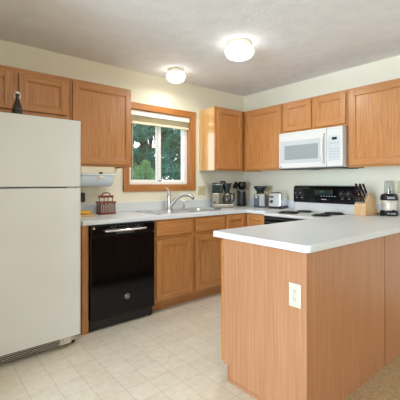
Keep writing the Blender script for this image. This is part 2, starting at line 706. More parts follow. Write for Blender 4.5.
def door(parent, face, a0, a1, z0, z1, d, name='door'):
    bx = mapper(face)
    m = MB()
    t, s = .019, .057
    bx(m, a0, a0 + s, d, d + t, z0, z1, .0035)
    bx(m, a1 - s, a1, d, d + t, z0, z1, .0035)
    bx(m, a0 + s - .001, a1 - s + .001, d, d + t - .0005, z0, z0 + s, .0035, 1)
    bx(m, a0 + s - .001, a1 - s + .001, d, d + t - .0005, z1 - s, z1, .0035, 1)
    bx(m, a0 + s - .002, a1 - s + .002, d, d + t - .010, z0 + s - .002, z1 - s + .002, 0, 0)
    # small sloping bead round the recessed panel
    q = .009
    bx(m, a0 + s, a0 + s + q, d, d + t - .006, z0 + s, z1 - s, .003)
    bx(m, a1 - s - q, a1 - s, d, d + t - .006, z0 + s, z1 - s, .003)
    bx(m, a0 + s, a1 - s, d, d + t - .006, z0 + s, z0 + s + q, .003, 1)
    bx(m, a0 + s, a1 - s, d, d + t - .006, z1 - s - q, z1 - s, .003, 1)
    return part(name, m, [OAKV, OAKH], parent)


def drawer(parent, face, a0, a1, z0, z1, d, name='drawer_front'):
    m = MB()
    mapper(face)(m, a0, a1, d, d + .019, z0, z1, .006)
    return part(name, m, OAKH, parent)


def face_frame(m, bx, a0, a1, z0, z1, d, stiles, rails, w=.04):
    """stiles: centre positions inside; rails: z centres inside"""
    bx(m, a0, a0 + w, d - .019, d, z0, z1, 0, 0)
    bx(m, a1 - w, a1, d - .019, d, z0, z1, 0, 0)
    for s in stiles:
        bx(m, s - w / 2, s + w / 2, d - .0195, d - .0003, z0 + .001, z1 - .001, 0, 0)
    bx(m, a0 + w, a1 - w, d - .019, d - .0005, z0, z0 + w, 0, 1)
    bx(m, a0 + w, a1 - w, d - .019, d - .0005, z1 - w, z1, 0, 1)
    for r in rails:
        bx(m, a0 + w, a1 - w, d - .019, d - .0005, r - w / 2, r + w / 2, 0, 1)


def upper(label, face, a0, a1, z0, z1, doors, stiles=(), side=OAKV, depth=.305):
    bx = mapper(face)
    ctr = ((a0 + a1) / 2)
    loc = (ctr, -depth / 2, z0) if face == 'back' else (-depth / 2, ctr, z0)
    t = thing('wall_cabinet', label, 'cabinet', loc, 'oak wall cabinets')
    m = MB()
    D = depth - .019
    g = .001
    bx(m, a0 + g, a0 + .016, g, D, z0, z1, 0, 0)
    bx(m, a1 - .016, a1 - g, g, D, z0, z1, 0, 0)
    bx(m, a0 + .016, a1 - .016, g, D, z0 + .012, z0 + .026, 0, 1)
    bx(m, a0 + .016, a1 - .016, g, D, z1 - .016, z1, 0, 1)
    bx(m, a0 + .016, a1 - .016, g, .008, z0 + .026, z1 - .016, 0, 1)
    if z1 - z0 > .5:
        bx(m, a0 + .016, a1 - .016, .01, D - .03, (z0 + z1) / 2, (z0 + z1) / 2 + .016, 0, 1)
    part('carcass', m, [side, OAKH], t)
    m = MB()
    face_frame(m, bx, a0 + g, a1 - g, z0, z1, depth, stiles, ())
    part('face_frame', m, [OAKV, OAKH], t)
    for (p, q, zz0, zz1) in doors:
        door(t, face, p, q, zz0, zz1, depth)
    return t


T, B = 2.134, 1.372
upper('short two-door oak wall cabinet above the refrigerator', 'back', -3.38, -2.522, 1.757, T,
      [(-3.352, -2.968, 1.80, 2.095), (-2.924, -2.545, 1.80, 2.095)], stiles=(-2.946,))
upper('single-door oak wall cabinet between refrigerator and window', 'back', -2.520, -1.926, B, T, [(-2.500, -1.936, 1.392, 2.112)])
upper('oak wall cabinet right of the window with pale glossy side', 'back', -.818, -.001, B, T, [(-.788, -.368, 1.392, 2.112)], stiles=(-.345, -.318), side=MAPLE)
upper('oak wall cabinet between the room corner and the microwave', 'right', -.898, -.308, B, T, [(-.882, -.348, 1.392, 2.112)])
upper('short two-door oak wall cabinet above the microwave', 'right', -1.668, -.900, 1.779, T,
      [(-1.654, -1.312, 1.803, 2.112), (-1.272, -.922, 1.803, 2.112)], stiles=(-1.292,))
upper('large oak wall cabinet right of the microwave, above the blender', 'right', -2.44, -1.672, B, T, [(-2.425, -1.694, 1.392, 2.112)])


def base_carcass(t, face, a0, a1, depth=.591, toe=True):
    bx = mapper(face)
    m = MB()
    g = .001
    bx(m, a0 + g, a0 + .018, .001, depth, .10, .875, 0, 0)
    bx(m, a1 - .018, a1 - g, .001, depth, .10, .875, 0, 0)
    bx(m, a0 + .018, a1 - .018, .001, depth, .10, .118, 0, 1)
    bx(m, a0 + .018, a1 - .018, .001, .012, .118, .70, 0, 1)
    part('carcass', m, [OAKV, OAKH], t)
    m = MB()
    bx(m, a0 + g, a1 - g, depth - .075, depth - .058, .001, .10, 0, 0)
    part('toe_kick', m, OAKH, t)


# end panel beside the fridge
tag(part('end_panel', MB().box(-2.527, -2.4745, -.61, -.001, .001, .875, .002), OAKV, org=(-2.5, -.3, 0)),
    'narrow tall oak end panel between the refrigerator and dishwasher', 'cabinet panel')

# sink base
t = thing('sink_cabinet', 'oak base cabinet under the sink, two doors below false drawer fronts', 'cabinet', (-1.40, -.3, 0), 'oak base cabinets')
base_carcass(t, 'back', -1.862, -.946)
m = MB()
face_frame(m, mapper('back'), -1.861, -.947, .10, .875, .610, (-1.390,), (.70,))
part('face_frame', m, [OAKV, OAKH], t)
drawer(t, 'back', -1.834, -1.412, .722, .858, .610)
drawer(t, 'back', -1.366, -.962, .722, .858, .610)
door(t, 'back', -1.834, -1.412, .125, .682, .610)
door(t, 'back', -1.366, -.962, .125, .682, .610)

# corner cabinet with two doors meeting in the inside corner
t = thing('corner_cabinet', 'oak corner base cabinet with two doors meeting at the inside corner', 'cabinet', (-.4, -.4, 0), 'oak base cabinets')
m = MB()
m.box(-.944, -.001, -.591, -.001, .10, .875, 0, 0)
m.box(-.591, -.001, -.908, -.591, .10, .875, 0, 0)
part('carcass', m, [OAKV, OAKH], t)
part('toe_kick', MB().box(-.944, -.53, -.535, -.52, .001, .10).box(-.535, -.52, -.908, -.52, .001, .10), OAKH, t)
m = MB()
m.box(-.944, -.914, -.610, -.591, .10, .875).box(-.914, -.591, -.610, -.591, .855, .875, 0, 1).box(-.914, -.591, -.610, -.591, .10, .13, 0, 1)
m.box(-.610, -.591, -.908, -.885, .10, .875).box(-.610, -.591, -.885, -.611, .855, .875, 0, 1).box(-.610, -.591, -.885, -.611, .10, .13, 0, 1)
part('face_frame', m, [OAKV, OAKH], t)
door(t, 'back', -.925, -.634, .125, .862, .610)
door(t, 'right', -.893, -.634, .125, .862, .610)

# peninsula cabinet run
t = thing('peninsula_cabinet', 'oak laminate peninsula base facing the room, outlet in its end panel', 'cabinet', (-1.03, -2.05, 0))
PX = -2.06
PD = .598                            # depth to the face frame's front, seen from ED
m = MB()
bx = mapper('pen')
for a in (PX + .012, -1.40, -.70, -.03):
    bx(m, a, a + .016, .014, PD - .019, .10, .875, 0, 0)
bx(m, PX + .012, -.016, .014, PD - .019, .10, .116, 0, 1)
part('carcass', m, [OAKV, OAKH], t)
m = MB()
m.prism([(ED - .002, .001), (-1.807, .001), (-1.807, .092), (-1.7665, .092), (-1.7665, .875), (ED - .002, .875)], 'x', PX, PX + .012)
part('end_panel', m, LAMV, t)
part('corner_trim', MB().box(PX - .0015, PX + .004, ED - .0035, ED + .003, .001, .875, .001), LAMV, t)
part('back_panel', MB().box(PX + .0122, -1.1565, ED - .002, ED + .012, .001, .875, .0015), LAMV, t)
part('back_panel', MB().box(-1.1500, -.001, ED - .002, ED + .012, .001, .875, .0015), LAMV, t)
part('panel_seam', MB().box(-1.1568, -1.1502, ED - .0024, ED + .010, .001, .875), REDWOOD, t)
m = MB()
m.prism([(PX - .011, .001), (PX, .001), (PX, .018), (PX - .004, .017), (PX - .009, .012)], 'y', ED - .004, -1.800)
m.box(PX - .008, PX, -1.814, -1.802, .018, .092, .003)
part('shoe_moulding', m, LAMV, t)
m = MB()
face_frame(m, bx, PX + .001, -.02, .10, .875, PD - .0, (-1.40, -.70), ())
part('face_frame', m, [OAKV, OAKH], t)
m = MB()
bx(m, PX + .013, -.02, PD - .094, PD - .076, .001, .10)
part('toe_kick', m, OAKH, t)
for a0, a1 in ((PX + .004, -1.414), (-1.386, -.714), (-.686, -.64)):
    if a1 - a0 < .2:
        continue
    top = .858
    if a0 > -1.5:
        drawer(t, 'pen', a0, a1, .722, .858, PD)
        top = .682
    door(t, 'pen', a0, (a0 + a1) / 2 - .003, .10, top, PD)
    door(t, 'pen', (a0 + a1) / 2 + .003, a1, .10, top, PD)

# ------------------------------------------------------------------ countertops
CT, CB = .914, .8765
SX0, SX1, SY0, SY1 = -1.765, -.925, -.535, -.095
FY = -.635


def rounded(pts, rads, seg=6):
    out = []
    n = len(pts)
    for i in range(n):
        p, r = Vector(pts[i]), rads[i]
        if r <= 0:
            out.append(tuple(p))
            continue
        a = (Vector(pts[i - 1]) - p).normalized()
        b = (Vector(pts[(i + 1) % n]) - p).normalized()
        c = p + (a + b) * r
        for k in range(seg + 1):
            ang = k / seg * math.pi / 2
            out.append(tuple(c - b * r * math.cos(ang) - a * r * math.sin(ang)))
    return out


m = MB()
hx0, hx1, hy0, hy1 = SX0 + .015, SX1 - .015, SY0 + .015, SY1 - .015
m.box(-2.53, hx0, FY, -.001, CB, CT, .004)
m.box(hx1, -.001, FY, -.001, CB, CT, .004)
m.box(hx0 - .004, hx1 + .004, FY, hy0, CB, CT, .004)
m.box(hx0 - .004, hx1 + .004, hy1, -.001, CB, CT, .004)
m.box(FY, -.001, -.909, FY + .008, CB, CT, .004)
ctp = part('countertop', m, COUNTER, org=(-1.3, -.3, CT))
tag(ctp, 'pale grey laminate countertop along the window wall and corner, holding the sink', 'countertop')
m = MB()
m.box(-2.53, -.0205, -.02, -.001, CT, 1.014, .004)
m.box(-.02, -.001, -.909, -.001, CT, 1.014, .004)
part('backsplash', m, COUNTER, ctp)

m = MB()
pts = rounded([(-2.084, -2.379), (-.001, -2.379), (-.001, -1.676), (-2.084, -1.686)], [.035, 0, 0, .01])
b = bmesh.new()
m.prism(pts, 'z', CB, CT, .003)
b.free()
pct = part('countertop', m, COUNTER, org=(-1.0, -2.0, CT))
tag(pct, 'pale grey laminate peninsula countertop with rounded corner in the foreground', 'countertop')
part('backsplash', MB().box(-.02, -.001, -2.379, -1.677, CT, 1.014, .004), COUNTER, pct)

# ------------------------------------------------------------------ refrigerator
t = thing('refrigerator', 'large off-white refrigerator with freezer on top, at the left edge', 'refrigerator', (-3.0, -.4, 0))
FX0, FX1 = -3.40, -2.594
part('body', MB().box(FX0 + .004, FX1 - .006, -.695, -.045, .05, 1.672, .006), FRIDGEM, t)
dp = [(FX0, -.704), (FX0, -.780), (FX1, -.780), (FX1, -.704)]
rd = rounded(dp, [0, .022, .022, 0])
fz = part('freezer_door', MB().prism(rd, 'z', 1.1915, 1.684, .006), FRIDGEM, t)
fd = part('refrigerator_door', MB().prism(rd, 'z', .088, 1.1825, .006), FRIDGEM, t)
part('door_gasket', MB().box(FX0 + .01, FX1 - .01, -.7045, -.6955, .10, 1.67), mat('grey_gasket', '#8f8d86', .7), t)
part('handle', MB().tube([(FX0 + .05, -.779, 1.26), (FX0 + .05, -.825, 1.30), (FX0 + .05, -.825, 1.56), (FX0 + .05, -.779, 1.60)], .013), WHITEP, fz)
part('handle', MB().tube([(FX0 + .05, -.779, .62), (FX0 + .05, -.825, .66), (FX0 + .05, -.825, 1.06), (FX0 + .05, -.779, 1.10)], .013), WHITEP, fd)
part('hinge', MB().box(FX1 - .10, FX1 - .035, -.760, -.700, 1.1835, 1.1905, .002), STEEL, t)
m = MB()
m.box(FX0 + .02, FX1 - .10, -.735, -.700, .022, .080, .006, 0)
m.box(FX1 - .115, FX1 - .06, -.742, -.700, .026, .080, .008, 0)
for k in range(4):
    m.box(FX0 + .035, FX1 - .145, -.7395, -.7345, .029 + k * .0125, .0355 + k * .0125, .001, 1)
part('toe_grille', m, [GRILLEM, TOOTH], t)
for x, y in ((FX1 - .05, -.69), (FX0 + .03, -.69), (FX1 - .05, -.10), (FX0 + .03, -.10)):
    part('roller', MB().cyl((x, y, .022), (x + .025, y, .022), .021), RUBBER, t)
part('roller_bracket', MB().box(FX1 - .058, FX1 - .018, -.725, -.66, .035, .062, .004), STEEL, t)

# swing-top bottle on the fridge
t = thing('swing_top_bottle', 'small dark brown swing-top bottle standing on the refrigerator', 'bottle', (-2.975, -.52, 1.6725))
t.scale = (.95, .95, 1.12)
bo = MB().lathe([(0, 0), (.033, 0), (.036, .004), (.036, .085), (.033, .10), (.019, .13), (.0125, .145), (.0125, .17), (.015, .172), (.015, .18), (0, .18)], (-2.975, -.52, 1.673))
part('glass_body', bo, BOTTLE, t)
part('paper_label', MB().lathe([(.0363, .028), (.0366, .03), (.0366, .078), (.0363, .08)], (-2.975, -.52, 1.673)), LABELM, t)
part('stopper', MB().lathe([(0, .18), (.012, .18), (.014, .186), (.012, .196), (0, .199)], (-2.975, -.52, 1.673)), WHITEP, t)
part('wire_bail', MB().tube([(-2.992, -.523, 1.673 + .15), (-2.995, -.527, 1.673 + .175), (-2.987, -.527, 1.673 + .19), (-2.963, -.527, 1.673 + .19), (-2.955, -.527, 1.673 + .175), (-2.958, -.523, 1.673 + .15)], .0022, n=6), CHROME, t)

# ------------------------------------------------------------------ dishwasher
t = thing('dishwasher', 'black built-in dishwasher between the oak end panel and sink cabinet', 'dishwasher', (-2.168, -.3, 0))
DX0, DX1 = -2.471, -1.866
part('tub', MB().box(DX0 + .004, DX1 - .004, -.60, -.03, .10, .868), BLACKP, t)
dd = part('door', MB().box(DX0 + .003, DX1 - .003, -.645, -.601, .095, .780, .006), BLACKG, t)
cp = part('control_panel', MB().box(DX0 + .003, DX1 - .003, -.648, -.601, .784, .868, .006), BLACKG, t)
m = MB()
m.tube([(-2.352, -.644, .822), (-2.352, -.678, .823), (-2.30, -.687, .822), (-2.163, -.690, .820), (-2.03, -.687, .822), (-1.977, -.678, .823), (-1.977, -.644, .822)], [.008, .009, .009, .009, .009, .009, .008])
part('handle', m, CHROME, cp)
part('handle_pocket', MB().box(-2.25, -2.08, -.6495, -.646, .788, .812, .003), DGREY, cp)
PRINTG = mat('faint_grey_print', '#5c5f63', .5)
for k in range(9):
    x = -2.30 + k * .036
    part('control_print', MB().box(x, x + .016, -.6488, -.6478, .851, .856), PRINTG, cp)
part('energy_sticker', MB().box(-2.452, -2.436, -.6488, -.6478, .842, .858), mat('tan_sticker', '#c9b489', .6), cp)


def badge(parent, c, r, axis, ring=STEEL, inner=DGREY, script=CHROME):
    """round maker's emblem: ring, dark disc and a looping script mark"""
    if axis == 'y':
        M = Matrix.Translation(c) @ Matrix.Rotation(math.pi / 2, 4, 'X')
    else:
        M = Matrix.Translation(c) @ Matrix.Rotation(-math.pi / 2, 4, 'Y')
        M = M @ Matrix.Rotation(-math.pi / 2, 4, 'Z')
    m = MB()
    m.lathe([(0, -.001), (r, -.001), (r, .002), (r * .94, .003), (r * .82, .002), (0, .002)], n=40, M=M, mi=0)
    m.lathe([(0, .0021), (r * .80, .0021), (r * .80, .0024), (0, .0026)], n=40, M=M, mi=1)
    g = [(-.05, .38), (-.38, .36), (-.5, .0), (-.3, -.34), (-.02, -.1), (-.06, .15), (-.3, .02)]
    e = [(.42, .36), (.12, .34), (.1, .1), (.3, .05), (.05, -.02), (.08, -.34), (.4, -.38), (.52, -.2)]
    for gl in (g, e):
        m.tube([(x * r, y * r, .003) for x, y in gl], r * .075, n=6, mi=2, M=M, res=4)
    return part('emblem', m, [ring, inner, script], parent)


badge(dd, (-2.146, -.645, .242), .024, 'y')
part('toe_panel', MB().box(DX0 + .006, DX1 - .006, -.612, -.60, .012, .092, .003), BLACKP, t)
part('levelling_foot', MB().cyl((DX1 - .02, -.590, .001), (DX1 - .02, -.590, .09), .012), DGREY, t)
part('levelling_foot', MB().cyl((DX0 + .02, -.590, .001), (DX0 + .02, -.590, .09), .012), DGREY, t)

# ------------------------------------------------------------------ sink, faucet, soap pump
t = thing('kitchen_sink', 'double-bowl stainless steel sink set in the countertop below the window', 'sink', (-1.345, -.315, CT))
m = MB()


def bowl(m, x0, x1, y0, y1, zt, zb):
    b = bmesh.new()
    ins = .03
    loops = []
    for (e, z) in ((0, zt), (.006, zt - .012), (.016, zb + .03), (.04, zb)):
        p = rounded([(x0 + e, y0 + e), (x1 - e, y0 + e), (x1 - e, y1 - e), (x0 + e, y1 - e)], [.05] * 4)
        loops.append([b.verts.new((x, y, z)) for x, y in p])
    for a_, c in zip(loops, loops[1:]):
        for i in range(len(a_)):
            j = (i + 1) % len(a_)
            b.faces.new((a_[i], a_[j], c[j], c[i]))
    b.faces.new(loops[-1])
    bmesh.ops.recalc_face_normals(b, faces=b.faces[:])
    for f in b.faces:
        f.normal_flip()
    m._merge(b, 0, True)


zt = CT + .004
bw = [(SX0 + .035, -1.362, SY0 + .035, SY1 - .085), (-1.328, SX1 - .035, SY0 + .035, SY1 - .085)]
rim = MB()
rim.box(SX0, SX1, SY0, SY0 + .037, CT + .0005, zt, .0015)
rim.box(SX0, SX1, SY1 - .087, SY1, CT + .0005, zt, .0015)
for x0, x1 in ((SX0, SX0 + .037), (-1.364, -1.326), (SX1 - .037, SX1)):
    rim.box(x0, x1, SY0, SY1, CT + .0005, zt, .0015)
part('rim', rim, SINKM, t)
for q in bw:
    m = MB()
    bowl(m, *q, zt, CT - .17)
    part('bowl', m, SINKM, t)
for q in bw:
    cx, cy = (q[0] + q[1]) / 2, (q[2] + q[3]) / 2
    part('drain', MB().lathe([(0, .001), (.03, .001), (.042, .004), (.044, .001)], (cx, cy, CT - .17)), CHROME, t)

zt += .0003
t = thing('kitchen_faucet', 'chrome faucet with tall lever and curved spout behind the sink', 'faucet', (-1.35, -.125, zt))
fx, fy = -1.358, -.128
part('body', MB().lathe([(0, 0), (.034, 0), (.034, .006), (.027, .016), (.0245, .05), (.025, .15), (.023, .165), (.016, .178), (0, .182)], (fx, fy, zt)), STEEL, t)
part('lever', MB().lathe([(0, .165), (.017, .168), (.019, .19), (.012, .205), (0, .208)], (fx, fy, zt)).tube([(fx, fy, zt + .195), (fx - .012, fy + .004, zt + .225), (fx - .034, fy + .012, zt + .252)], [.011, .009, .007]), STEEL, t)
sp = [(fx, fy, zt + .030), (fx + .040, fy - .026, zt + .085), (fx + .085, fy - .060, zt + .140), (fx + .135, fy - .098, zt + .166), (fx + .185, fy - .136, zt + .163), (fx + .217, fy - .160, zt + .137)]
part('spout', MB().tube(sp, [.026, .023, .020, .019, .020, .021], n=14), STEEL, t)
part('spray_tip', MB().cyl((fx + .213, fy - .157, zt + .138), (fx + .224, fy - .165, zt + .120), .017, .016), DGREY, t)
t = thing('soap_dispenser', 'small chrome soap pump to the right of the faucet', 'soap dispenser', (-1.155, -.13, zt))
part('body', MB().lathe([(0, 0), (.024, 0), (.024, .005), (.015, .012), (.013, .05), (0, .052)], (-1.155, -.13, zt)), STEEL, t)
part('pump_spout', MB().cyl((-1.155, -.13, zt + .05), (-1.155, -.13, zt + .086), .007).tube([(-1.17, -.125, zt + .084), (-1.14, -.137, zt + .087), (-1.10, -.152, zt + .078)], [.009, .009, .006]), STEEL, t)
tag(part('scouring_pad', MB().box(-1.03 + .14, -.955 + .15, -.40, -.36, CT + .0005, CT + .009, .003), DGREY, org=(-.84, -.38, CT)),
    'small dark flat pad on the counter between sink and coffee maker', 'scouring pad')

# ------------------------------------------------------------------ wall plates
def plate(name, label, cat, face, a, z, w, h, kind, mats=IVORY, surf=0.0):
    def P(m, a0, a1, d0, d1, z0, z1, bev=0, mi=0):
        if face == 'back':
            return m.box(a0, a1, -d1, -d0, z0, z1, bev, mi)
        return m.box(surf - d1, surf - d0, a0, a1, z0, z1, bev, mi)
    loc = (a, -.001, z) if face == 'back' else (surf - .001, a, z)
    t = thing(name, label, cat, loc)
    m = MB()
    P(m, a - w / 2, a + w / 2, .0005, .006, z - h / 2, z + h / 2, .002)
    part('cover_plate', m, mats, t)
    n = len(kind)
    for i, k in enumerate(kind):
        c = a + (i - (n - 1) / 2) * .046
        if k == 'd':
            for s in (-1, 1):
                m = MB()
                zc = z + s * .0195
                M = Matrix.Translation((c, -.006, zc)) @ Matrix.Rotation(math.pi / 2, 4, 'X') if face == 'back' else \
                    Matrix.Translation((surf - .006, c, zc)) @ Matrix.Rotation(-math.pi / 2, 4, 'Y')
                m.lathe([(0, 0), (.0165, 0), (.0165, .0015), (.0155, .002), (0, .002)], n=28, M=M)
                r_ = part('receptacle', m, mats, t)
                m = MB()
                for q in (-.006, .006):
                    P(m, c + q - .0012, c + q + .0012, .0079, .0084, zc - .001, zc + .008)
                P(m, c - .002, c + .002, .0079, .0084, zc - .010, zc - .006)
                part('slots', m, DGREY, r_)
        else:
            m = MB()
            P(m, c - .005, c + .005, .006, .013, z - .002, z + .014, .002)
            part('toggle', m, mats, t)
    for i in range(n):
        c = a + (i - (n - 1) / 2) * .046
        for zz in ((z,) if kind[i] == 'd' else (z - .03, z + .03)):
            m = MB()
            P(m, c - .0025, c + .0025, .006, .0072, zz - .0025, zz + .0025, .001)
            part('screw', m, STEEL, t)
    return t


plate('outlet_plate', 'ivory double wall plate right of the window, above the sink counter', 'wall outlet', 'back', -.775, 1.122, .116, .116, 'ds')
plate('outlet_plate', 'white outlet on the end panel of the peninsula', 'wall outlet', 'end', -2.2915, .650, .072, .120, 'd', mat('off_white_plate', '#c9c5b4', .4), surf=PX)
plate('outlet_plate', 'ivory wall outlet partly hidden behind the coffee grinder and toaster', 'wall outlet', 'right', -.478, 1.125, .072, .116, 'd')
plate('outlet_plate', 'ivory wall outlet at the right edge, above the blender\'s counter', 'wall outlet', 'right', -2.045, 1.182, .072, .116, 'd')
plate('outlet_plate', 'ivory wall outlet beside the refrigerator, with a black charger in it', 'wall outlet', 'back', -2.328, 1.112, .072, .116, 'd')
t = thing('plug_in_charger', 'black charger plugged into the outlet beside the refrigerator', 'charger', (-2.318, -.009, 1.085))
part('case', MB().box(-2.352, -2.286, -.05, -.0095, 1.035, 1.125, .006), BLACKP, t)
part('cord', MB().tube([(-2.33, -.03, 1.036), (-2.34, -.03, .98), (-2.37, -.04, .935), (-2.43, -.06, .919)], .003, n=6), BLACKP, t)

# ------------------------------------------------------------------ range
t = thing('electric_range', 'white freestanding coil range with black backguard below the microwave', 'stove', (-.34, -1.2925, 0))
RY0, RY1 = -1.671, -.912
RZ = .897
part('body', MB().box(-.620, -.03, RY0 + .002, RY1 - .002, .04, RZ - .032, .003), WHITE, t)
ck = part('cooktop', MB().box(-.662, -.03, RY0, RY1, RZ - .031, RZ, .008), WHITE, t)


def coil(c, R):
    x, y = c
    pan = part('drip_pan', MB().lathe([(R + .018, .000), (R + .016, .004), (R + .004, .003), (R * .5, -.002), (.012, -.002), (0, -.002)], (x, y, RZ + .001), n=40), BLACKP, ck)
    pts = []
    turns = 4
    for k in range(turns * 22 + 1):
        an = k / 22 * 2 * math.pi
        r = .014 + (R - .014) * k / (turns * 22)
        pts.append((x + r * math.cos(an), y + r * math.sin(an), RZ + .010))
    part('coil', MB().tube(pts, .0062, n=6, res=1), BLACKP, pan)


coil((-.475, -1.10), .098)
coil((-.215, -1.12), .076)
coil((-.475, -1.485), .076)
coil((-.215, -1.465), .098)
part('riser', MB().box(-.105, -.03, RY0, RY1, RZ, 1.01, .004), WHITE, t)
pr = [(-.118, .998), (-.118, 1.150), (-.108, 1.178), (-.085, 1.19), (-.03, 1.19), (-.03, .998)]
bgd = part('backguard', MB().prism(pr, 'y', RY0, RY1, .006), BLACKG, t)
for y in (-.962, -1.026, -1.515, -1.588):
    M = Matrix.Translation((-.118, y, 1.100)) @ Matrix.Rotation(-math.pi / 2, 4, 'Y')
    kn = part('knob', MB().lathe([(0, 0), (.024, 0), (.024, .004), (.020, .006), (.018, .022), (.015, .025), (0, .025)], n=26, M=M), BLACKP, bgd)
    part('pointer', MB().box(-.1445, -.1425, y - .0015, y + .0015, 1.102, 1.116), GREY, kn)
for y in (-.962, -1.026, -1.515, -1.588):
    for k in range(8):
        an = k / 8 * 2 * math.pi + .3
        part('scale_mark', MB().box(-.1195, -.1178, y + .032 * math.cos(an) - .002, y + .032 * math.cos(an) + .002, 1.1 + .032 * math.sin(an) - .002, 1.1 + .032 * math.sin(an) + .002), GREY, bgd)
    part('panel_print', MB().box(-.1195, -.1178, y - .012, y + .012, 1.050, 1.054), GREY, bgd)
for k in range(6):
    part('panel_print', MB().box(-.1195, -.1178, -1.44 + k * .032, -1.425 + k * .032, 1.072, 1.078), GREY, bgd)
part('panel_print', MB().box(-.1195, -.1178, -1.335, -1.275, 1.036, 1.043), GREY, bgd)
part('display_window', MB().box(-.1198, -.1179, -1.40, -1.19, 1.088, 1.142, .001), TEALBK, bgd)
m = MB()


def digits(m, text, y0, z0, w, h, x, mi=0):
    """seven-segment figures on a face looking along -x, running left to right towards -y"""
    segs = {'0': 'abcdef', '1': 'bc', '2': 'abged', '3': 'abgcd', '4': 'fgbc', '5': 'afgcd', ':': ''}
    s = w * .16
    y = y0
    for ch in text:
        if ch == ':':
            for zz in (.3, .65):
                m.box(x - .0006, x, y - s * 1.4, y, z0 + h * zz, z0 + h * zz + s, 0, mi)
            y -= w * .5
            continue
        for g in segs[ch]:
            y1 = y - w
            R_ = {'a': (y1, y, z0 + h - s, z0 + h), 'd': (y1, y, z0, z0 + s), 'g': (y1, y, z0 + h / 2 - s / 2, z0 + h / 2 + s / 2),
                  'f': (y - s, y, z0 + h / 2, z0 + h), 'e': (y - s, y, z0, z0 + h / 2), 'b': (y1, y1 + s, z0 + h / 2, z0 + h), 'c': (y1, y1 + s, z0, z0 + h / 2)}[g]
            m.box(x - .0006, x, R_[0], R_[1], R_[2], R_[3], 0, mi)
        y -= w * 1.35


digits(m, '3:14', -1.262, 1.116, .009, .015, -.1199)
part('clock_digits', m, GREENLED, bgd)
part('front_trim', MB().box(-.655, -.6205, RY0 + .004, RY1 - .004, .842, RZ - .033, .003), BLACKP, t)
od = part('oven_door', MB().box(-.660, -.6205, RY0 + .005, RY1 - .005, .235, .838, .006), BLACKG, t)
part('handle', MB().tube([(-.655, RY1 - .07, .800), (-.700, RY1 - .07, .805), (-.702, RY1 - .12, .805), (-.702, RY0 + .12, .805), (-.700, RY0 + .07, .805), (-.655, RY0 + .07, .800)], .012), BLACKP, od)
part('window', MB().box(-.6615, -.6595, RY0 + .14, RY1 - .14, .36, .68, .002), TEALBK, od)
part('storage_drawer', MB().box(-.655, -.6205, RY0 + .005, RY1 - .005, .06, .228, .006), WHITE, t)
for x in (-.56, -.09):
    for y in (RY0 + .05, RY1 - .05):
        part('foot', MB().cyl((x, y, .001), (x, y, .042), .016), BLACKP, t)

# ------------------------------------------------------------------ microwave
t = thing('microwave', 'white over-the-range microwave hung below the short cabinet', 'microwave', (-.2, -1.281, B))
MY0, MY1, MZ0, MZ1 = -1.657, -.9055, 1.378, 1.7775
part('body', MB().box(-.345, -.002, MY0 + .003, MY1 - .003, MZ0, MZ1 - .001, .004), mat('microwave_side', '#dcd3c2', .4), t)
dr = MB()
dr.box(-.386, -.346, -1.4875, MY1, MZ0 + .004, MZ1 - .002, .007)
dd = part('door', dr, WHITE, t)
m = MB()
wy0, wy1, wz0, wz1 = -1.432, -.925, 1.437, 1.682
m.box(-.3885, -.385, wy0, wy1, wz0, wz1, .0015)
part('window_surround', m, mat('white_gloss_glass', '#b9bdbd', .12), dd)
part('window', MB().box(-.3895, -.388, -1.398, -.985, 1.474, 1.630, .001), mat('screened_glass_with_reflection', '#8f9697', .12), dd)  # light grey mixes the white mesh with a reflection painted into the glass
hy = -1.462
part('handle', MB().tube([(-.384, hy, 1.425), (-.405, hy, 1.435), (-.424, hy, 1.50), (-.428, hy, 1.57), (-.424, hy, 1.64), (-.405, hy, 1.705), (-.384, hy, 1.715)], [.010, .012, .013, .013, .013, .012, .010], n=12), WHITE, dd)
badge(dd, (-.386, -.936, 1.402), .010, 'x')
cp = part('control_panel', MB().box(-.386, -.346, MY0, -1.4905, MZ0 + .004, MZ1 - .002, .007), WHITE, t)
part('keypad', MB().box(-.3872, -.3855, MY0 + .022, -1.508, 1.44, 1.69, .001), mat('keypad_grey', '#bcc0c2', .35), cp)
part('display', MB().box(-.3882, -.387, -1.600, -1.550, 1.646, 1.672, .001), BLACKG, cp)
m = MB()
digits(m, '3:14', -1.556, 1.652, .0075, .013, -.3883)
part('display_digits', m, GREENLED, cp)
BTN = mat('button_grey', '#9aa2aa', .5)
for r in range(6):
    for c in range(3):
        y = -1.528 - c * .036
        z = 1.62 - r * .028
        if r == 1:
            continue
        part('button', MB().box(-.3876, -.387, y - .024, y, z - .010, z, .002), BTN, cp)
part('bottom_vent', MB().box(-.380, -.03, MY0 + .01, MY1 - .01, MZ0 - .012, MZ0 - .0005, .003), DGREY, t)
part('top_vent_line', MB().box(-.3868, -.385, MY0 + .02, MY1 - .02, 1.752, 1.754), GREY, t)
for y0, y1 in ((-1.60, -1.36), (-1.22, -.98)):
    part('grease_filter', MB().box(-.33, -.10, y0, y1, MZ0 - .0165, MZ0 - .0125, .001), STEEL, t)

